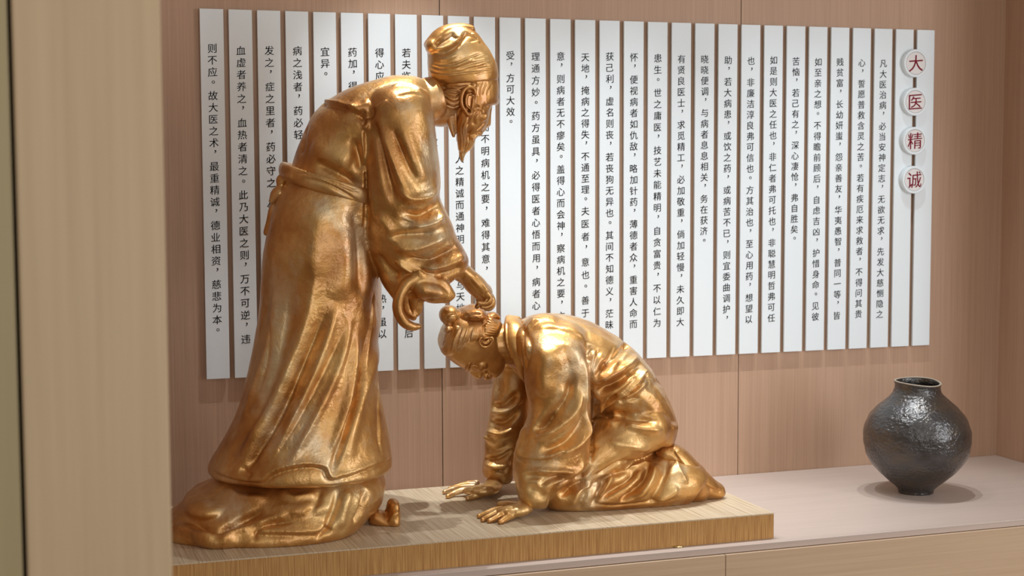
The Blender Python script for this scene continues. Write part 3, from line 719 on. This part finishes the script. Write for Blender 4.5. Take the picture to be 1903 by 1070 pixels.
# near sleeve
c.ball(1035, 640, -.66, 58, 46, .10, -.3)
c.slices([(604, 985, 1030, .03, .09), (615, 974, 1056, .07, .05), (632, 970, 1078, .09, .015), (652, 970, 1090, .098), (680, 973, 1097, .10), (720, 976, 1098, .10), (760, 983, 1098, .10), (795, 971, 1098, .105), (820, 961, 1097, .11), (842, 955, 1097, .113), (866, 953, 1091, .113),
  (885, 955, 1072, .108), (905, 959, 1044, .10), (922, 963, 1028, .09), (934, 974, 1021, .075), (940, 992, 1017, .05)], -.725, n=48, ex=2.2)
# far sleeve
c.slices([(660, 936, 990, .07), (690, 922, 990, .08), (715, 917, 990, .085), (742, 912, 988, .082), (778, 908, 984, .078), (804, 902, 976, .075), (825, 900, 968, .072), (845, 900, 962, .07), (865, 896, 958, .068), (878, 897, 956, .064), (890, 906, 953, .055), (897, 922, 948, .04)], -.335, n=40, ex=2.2)
c.ptube([(955, 650, -.36), (1000, 645, -.40)], [40, 55], flat=1.2)
k = c.fuse(.0046, 10)
k.strokes([
 # back and waist
 ('g', [(985, 616), (1030, 612), (1070, 622), (1092, 648)], 13, 4), ('g', [(1110, 690), (1140, 668), (1165, 640), (1178, 646)], 7, -7), ('g', [(1102, 712), (1135, 698), (1170, 676), (1188, 660)], 7, 6), ('g', [(1104, 728), (1140, 716), (1172, 694), (1192, 672)], 5, -7), ('g', [(1104, 742), (1145, 722), (1180, 690)], 6, 5),
 ('v', [(1108, 700), (1130, 672), (1142, 642)], 4, -5), ('g', [(1150, 660), (1132, 690), (1112, 704)], 7, 4), ('g', [(1098, 640), (1094, 662), (1096, 690)], 7, -5), ('v', [(1115, 645), (1108, 668), (1100, 688)], 4, -4),
 ('g', [(1106, 760), (1122, 748), (1150, 730)], 7, -6), ('s', [(1098, 778), (1120, 760), (1150, 741), (1180, 718), (1203, 690)], 6, 8), ('g', [(1150, 745), (1180, 728), (1204, 705)], 5, 4), ('g', [(1118, 762), (1116, 750), (1124, 738)], 6, 5),
 # hips and thigh
 ('g', [(1140, 770), (1175, 776), (1226, 782)], 7, -5), ('v', [(1150, 748), (1166, 744), (1190, 738)], 4, -4), ('g', [(1160, 790), (1195, 797), (1232, 800)], 7, 4), ('g', [(1104, 790), (1120, 784), (1150, 790)], 9, 5), ('v', [(1100, 790), (1125, 776), (1138, 778)], 5, -6), ('g', [(1130, 820), (1170, 830), (1210, 836)], 8, 3),
 ('v', [(1216, 838), (1205, 848), (1180, 858), (1150, 862), (1122, 878), (1096, 884)], 6, -6), ('g', [(1210, 848), (1180, 866), (1145, 872)], 6, 4), ('g', [(1200, 850), (1208, 856)], 5, -4), ('g', [(1234, 700), (1215, 716), (1200, 720)], 8, -2),
 # folds on the shins
 ('g', [(1206, 858), (1196, 890), (1172, 918), (1150, 935)], 6, -8), ('g', [(1220, 860), (1208, 895), (1180, 928)], 7, 6), ('g', [(1180, 868), (1168, 888), (1135, 912), (1112, 935)], 6, -6), ('g', [(1124, 884), (1114, 915), (1100, 945)], 6, -6), ('g', [(1140, 880), (1126, 905), (1108, 930)], 6, 5),
 ('g', [(1240, 848), (1236, 880), (1222, 915), (1205, 940)], 8, -5), ('g', [(1100, 895), (1075, 915), (1060, 945)], 7, 5), ('g', [(1094, 892), (1062, 905), (1040, 925)], 6, -6), ('v', [(1254, 848), (1264, 875), (1278, 900)], 5, 3), ('g', [(1262, 905), (1240, 920), (1215, 930)], 9, 5), ('g', [(1090, 905), (1082, 930), (1076, 948)], 5, -4),
 ('v', [(1090, 934), (1140, 940), (1200, 934), (1262, 926)], 4, -3),
 # near sleeve
 ('g', [(1072, 690), (1055, 740), (1018, 780), (990, 800)], 9, -9), ('g', [(1082, 720), (1068, 765), (1030, 800), (990, 818)], 8, 6), ('v', [(990, 800), (1014, 784), (1030, 766)], 4, -6), ('g', [(1090, 740), (1080, 790), (1045, 825), (1000, 842)], 8, -6), ('g', [(1094, 770), (1088, 810), (1060, 836), (1010, 852)], 7, 5),
 ('s', [(956, 846), (985, 853), (1020, 851), (1048, 838)], 6, 5), ('g', [(985, 872), (1030, 876), (1075, 876)], 5, 5), ('g', [(970, 884), (1010, 886), (1060, 884)], 6, -5), ('g', [(1020, 640), (1010, 690), (1012, 740)], 20, 5), ('g', [(1050, 640), (1060, 690), (1050, 730)], 13, -4), ('g', [(1086, 660), (1088, 740), (1090, 820)], 7, 4),
 ('g', [(1000, 900), (1025, 892), (1060, 888)], 6, -5), ('v', [(1018, 938), (1030, 912), (1046, 896)], 5, -6), ('g', [(978, 905), (1000, 915), (1016, 930)], 9, -3), ('s', [(1098, 650), (1099, 740), (1098, 830)], 6, 4), ('g', [(975, 790), (968, 820), (965, 850)], 10, 3),
 ('v', [(1099, 690), (1100, 760), (1099, 820), (1098, 862)], 4, -8), ('v', [(1098, 856), (1087, 878), (1064, 892), (1040, 903), (1028, 922), (1018, 942)], 4, -8), ('g', [(1088, 852), (1076, 874), (1050, 890), (1028, 900)], 6, 3),
 # far sleeve
 ('g', [(914, 752), (935, 752), (966, 728)], 5, -6), ('g', [(912, 765), (940, 764), (972, 740)], 4, 5), ('g', [(908, 782), (938, 784), (968, 762)], 5, -6), ('g', [(904, 800), (930, 806), (960, 790)], 5, 6), ('g', [(902, 828), (925, 836), (955, 822)], 7, -4), ('g', [(900, 852), (930, 850), (955, 836)], 4, -6), ('g', [(898, 862), (925, 868), (950, 858)], 5, 5),
 ('v', [(918, 872), (936, 876), (944, 866)], 4, -5), ('g', [(902, 812), (910, 816)], 5, 4),
 ('g', [(968, 604), (985, 640), (975, 690)], 6, -4), ('v', [(970, 600), (972, 640), (978, 690)], 4, -4), ('g', [(1000, 590), (985, 605), (975, 625)], 5, 4)], 1.8)
k.smooth(14, mask=np.where((k.px[:, 0] > 972) & (k.px[:, 0] < 1094) & (k.px[:, 1] > 578) & (k.px[:, 1] < 690), 1.0, 0.0)*np.where(k.V[:, 1] < -.5, 1, 0))
k.ripple(.0015, 22, 9); k.smooth(1); k.ground(GZ)
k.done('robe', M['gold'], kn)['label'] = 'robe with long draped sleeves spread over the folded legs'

# sash
c = Clay()
c.ptube([(1196, 684, -.47), (1204, 692, -.52), (1203, 694, -.60)], [8, 10, 7])
c.ptube([(1202, 695, -.60), (1194, 704, -.66), (1184, 712, -.69)], [7, 6, 4])
k = c.fuse(.0032, 4); k.strokes([('v', [(1192, 704), (1160, 731), (1120, 756)], 2.5, -3)])
k.done('sash', M['gold_s'], kn)['label'] = 'narrow sash at the waist'

# collar lapels
c = Clay()
for s_ in (-1, 1):
    c.ptube([(954, 592, KY), (953, 606, KY+s_*.055), (956, 636, KY+s_*.10), (965, 668, KY+s_*.105), (975, 706, KY+s_*.085)], [16, 17, 16, 12, 5], ref=RT*.3+YD, flat=.4)
k = c.fuse(.0032, 4); k.strokes([('s', [(941, 600), (943, 640), (956, 676)], 3, -2)])
k.done('collar', M['gold_s'], kn)

# head
c = Clay(); HY = KY
c.head_rings([(927, 696, 934, 684, .018), (924, 699, 936, 670, .034), (914, 699, 932, 645, .052), (900, 695, 920, 618, .064), (886, 691, 904, 600, .072), (869, 688, 886, 592, .078), (852, 680, 868, 589, .079), (837, 669, 850, 592, .074), (825, 656, 836, 602, .060), (820, 644, 824, 618, .040)], HY, egg=.14)
c.ptube([(985, 640), (955, 638), (925, 640)], [42, 40, 36], HY, flat=1.0)
c.ptube([(874, 685), (882, 693), (888, 699)], [5, 6.5, 6], HY, flat=1.0); c.ball(890, 689, HY, 13, 11, .024); c.ball(902, 692, HY, 10, 8, .024); c.ball(891, 699, HY-.011, 5, 5, .009); c.ball(891, 699, HY+.011, 5, 5, .009)
for s_ in (-1, 1):
    c.ptube([(868, 687, HY+s_*.004), (869, 684, HY+s_*.034), (873, 675, HY+s_*.055)], [4.5, 4, 3]); c.ball(881, 684, HY+s_*.030, 6, 5, .010, -.5); c.ball(893, 677, HY+s_*.044, 13, 13, .016)
c.ptube([(903, 699, HY-.018), (903, 702, HY), (903, 699, HY+.018)], [4, 5, 4]); c.ptube([(909, 698, HY-.016), (909, 701, HY), (909, 698, HY+.016)], [4, 5, 4]); c.ball(920, 694, HY, 9, 8, .018)
k = c.fuse(.0022, 5)
k.strokes([('v', [(878, 680), (884, 679), (890, 681)], 2, -3), ('v', [(906, 696), (905, 692), (904, 688)], 2, -3), ('g', [(897, 690), (903, 682)], 4, -2), ('g', [(872, 672), (878, 682)], 4, -2)])
k.done('head', M['gold_s'], kn)['label'] = 'bowed head facing the plinth'

# hair with its bun
c = Clay()
c.head_rings([(925, 618, 930, 598, .030), (915, 636, 918, 586, .060), (900, 640, 904, 586, .074), (884, 652, 888, 583, .083), (868, 655, 870, 581, .086), (852, 655, 856, 583, .085), (838, 662, 842, 588, .080), (826, 660, 829, 600, .066), (819, 646, 821, 618, .044)], HY, egg=.04)
c.ball(911, 606, HY-.030, 15, 22, .045, -.2)
k = c.fuse(.0022, 4)
k.strokes([('v', [(837, 610), (826, 630), (822, 646)], 1.3, -1.5), ('v', [(841, 610), (830, 630), (822, 642)], 1.3, -1.8), ('v', [(842, 609), (831, 630), (827, 653)], 1.3, -1.4), ('v', [(847, 609), (838, 630), (831, 649)], 1.3, -1.0), ('v', [(849, 609), (841, 630), (837, 648)], 1.3, -1.7), ('v', [(852, 609), (842, 630), (835, 650)], 1.3, -1.5), ('v', [(853, 608), (843, 630), (838, 652)], 1.3, -1.4), ('v', [(858, 608), (851, 630), (846, 650)], 1.3, -1.9), ('v', [(859, 608), (852, 630), (849, 647)], 1.3, -1.9), ('v', [(864, 608), (856, 630), (847, 643)], 1.3, -1.1), ('v', [(867, 607), (860, 630), (852, 649)], 1.3, -1.2), ('v', [(868, 607), (860, 630), (855, 646)], 1.3, -1.5), ('v', [(871, 607), (866, 630), (861, 650)], 1.3, -1.9), ('v', [(874, 607), (870, 630), (865, 649)], 1.3, -1.0), ('v', [(877, 606), (873, 630), (868, 652)], 1.3, -1.5), ('v', [(879, 606), (873, 630), (867, 651)], 1.3, -1.5), ('v', [(880, 606), (873, 630), (869, 651)], 1.3, -2.0), ('v', [(882, 606), (878, 630), (876, 647)], 1.3, -1.0), ('v', [(886, 605), (882, 630), (879, 652)], 1.3, -0.9), ('v', [(890, 605), (885, 630), (878, 638)], 1.3, -1.2), ('v', [(893, 605), (892, 630), (887, 636)], 1.3, -2.0), ('v', [(894, 605), (889, 630), (884, 637)], 1.3, -0.8), ('v', [(896, 604), (892, 630), (889, 637)], 1.3, -1.0), ('v', [(898, 604), (896, 630), (895, 633)], 1.3, -2.0), ('v', [(897, 590), (908, 594), (924, 601)], 1.3, -1.5), ('v', [(898, 595), (908, 599), (924, 605)], 1.3, -1.5), ('v', [(897, 600), (908, 604), (924, 609)], 1.3, -1.5), ('v', [(898, 605), (908, 609), (924, 613)], 1.3, -1.5), ('v', [(897, 610), (908, 614), (924, 617)], 1.3, -1.5), ('v', [(898, 615), (908, 619), (924, 621)], 1.3, -1.5), ('v', [(897, 620), (908, 624), (924, 625)], 1.3, -1.5), ('g', [(898, 588), (900, 606), (900, 622)], 3, -3), ('g', [(855, 606), (843, 630), (840, 660)], 3, 2)])
k.done('hair', M['gold_s'], kn)
c = Clay()
c.ball(836, 586, HY-.01, 21, 19, .045, .5); c.ball(834, 608, HY, 12, 10, .070)
c.ptube([(850, 602), (864, 588), (884, 586), (898, 594)], [12, 18, 19, 12], HY, flat=2.3); c.ptube([(848, 610), (866, 608), (886, 606), (900, 598)], [7, 7, 8, 7], HY-.055, flat=1.4); c.ptube([(866, 576), (880, 571), (896, 576)], [6, 7, 6], HY-.01, flat=2.5)
c.ptube([(898, 596), (908, 590), (918, 586), (926, 590)], [8, 10, 7, 4], HY-.02, flat=2)
k = c.fuse(.0022, 4)
k.strokes([('g', [(864, 598), (884, 600), (898, 596)], 4, -5), ('v', [(852, 598), (862, 604), (880, 604)], 2.5, -3), ('g', [(846, 578), (850, 590), (848, 602)], 3, -4), ('v', [(826, 592), (836, 586), (848, 584)], 2.5, -3), ('v', [(862, 590), (880, 582), (896, 584)], 2.5, -4), ('g', [(870, 592), (884, 588), (894, 592)], 3, 3), ('v', [(904, 600), (914, 594), (922, 592)], 2.5, -3)])
k.done('hair_bun', M['gold_s'], kn)['label'] = 'knotted hair bun tied with cloth'
ear(904, 634, HY-.078, -1.75, .52, kn, 1.9)

# hands on the plinth
c = Clay(); hz = PT
def ground_pt(px, py, h): return PZ(px, py, PT+h)
def gfinger(c, L_, r):
    c.tube([ground_pt(x, y, h) for x, y, h in L_], np.array(r), np.array(r), ref=UP, n=16)
# near hand: wrist, back of the hand, four fingers and the thumb
c.tube([P(992, 915, -.725), P(984, 930, -.72), ground_pt(968, 946, .030), ground_pt(948, 949, .026), ground_pt(934, 950, .020)], [.032, .031, .036, .040, .034], [.030, .026, .022, .020, .014], ref=UP)
for L_ in ([(940, 944, .018), (918, 948, .017), (902, 954, .011), (890, 959, .007)], [(940, 949, .019), (920, 954, .018), (905, 961, .011), (897, 966, .007)],
           [(944, 954, .018), (928, 959, .017), (916, 965, .010), (909, 968, .007)], [(952, 958, .016), (940, 963, .014), (933, 968, .009), (929, 970, .007)]):
    gfinger(c, L_, [.0115, .0110, .0098, .0085])
gfinger(c, [(962, 938, .018), (944, 936, .013), (928, 937, .010)], [.013, .012, .010])
k = c.fuse(.0022, 4); k.strokes([('g', [(958, 940), (935, 945), (915, 950)], 2.5, 1.6), ('g', [(958, 946), (938, 950), (920, 956)], 2.5, 1.6), ('g', [(956, 943), (940, 947)], 2.5, -1.5), ('g', [(960, 951), (944, 954)], 2.5, -1.5)])
k.ground(GZ); k.done('hand', M['gold_s'], kn)['label'] = 'nearer hand laid flat'
# far hand
c = Clay()
c.tube([P(926, 878, -.335), P(922, 892, -.335), ground_pt(910, 908, .030), ground_pt(890, 911, .027), ground_pt(876, 911, .020)], [.032, .031, .037, .040, .034], [.030, .026, .022, .020, .015], ref=UP)
for L_ in ([(880, 904, .020), (858, 905, .019), (840, 909, .012), (826, 914, .008)], [(880, 908, .022), (858, 911, .021), (842, 917, .012), (832, 922, .008)], [(882, 900, .018), (862, 901, .016), (846, 905, .010), (836, 908, .008)], [(886, 897, .014), (870, 898, .011), (858, 901, .008)]):
    gfinger(c, L_, [.0120, .0115, .0100, .0088][:len(L_)])
gfinger(c, [(906, 914, .020), (890, 919, .016), (878, 923, .011), (869, 926, .008)], [.014, .013, .011, .009])
k = c.fuse(.0022, 4); k.strokes([('g', [(902, 903), (880, 906), (860, 909)], 2.5, 1.6), ('g', [(898, 908), (880, 910)], 2.5, -1.5)])
k.ground(GZ); k.done('hand', M['gold_s'], kn)['label'] = 'farther hand laid flat'

# shoes
for off, n_ in ((0.0, 'nearer shoe'), (0.28, 'farther shoe')):
    c = Clay(); y = -.70
    for L_, r_, fl in (([(1236, 842, y), (1252, 848, y), (1276, 876, y), (1306, 902, y), (1330, 912, y)], [18, 24, 27, 24, 17], 1.25), ([(1262, 842, y), (1290, 872, y), (1322, 900, y), (1338, 914, y)], [10, 12, 11, 9], 1.9)):
        X = [P(*q) for q in L_]; ra = np.array([r*mpp(x) for r, x in zip(r_, X)]); c.tube(np.array(X)+np.array([0, off, 0]), ra, ra*fl)
    k = c.fuse(.0032, 4)
    if not off: k.strokes([('s', [(1252, 838), (1282, 878), (1318, 904), (1340, 912)], 4, 3.5), ('v', [(1270, 880), (1300, 905), (1322, 920)], 4, -2)])
    k.ground(GZ); o = k.done('shoe', M['gold_s'], kn); o['label'] = n_
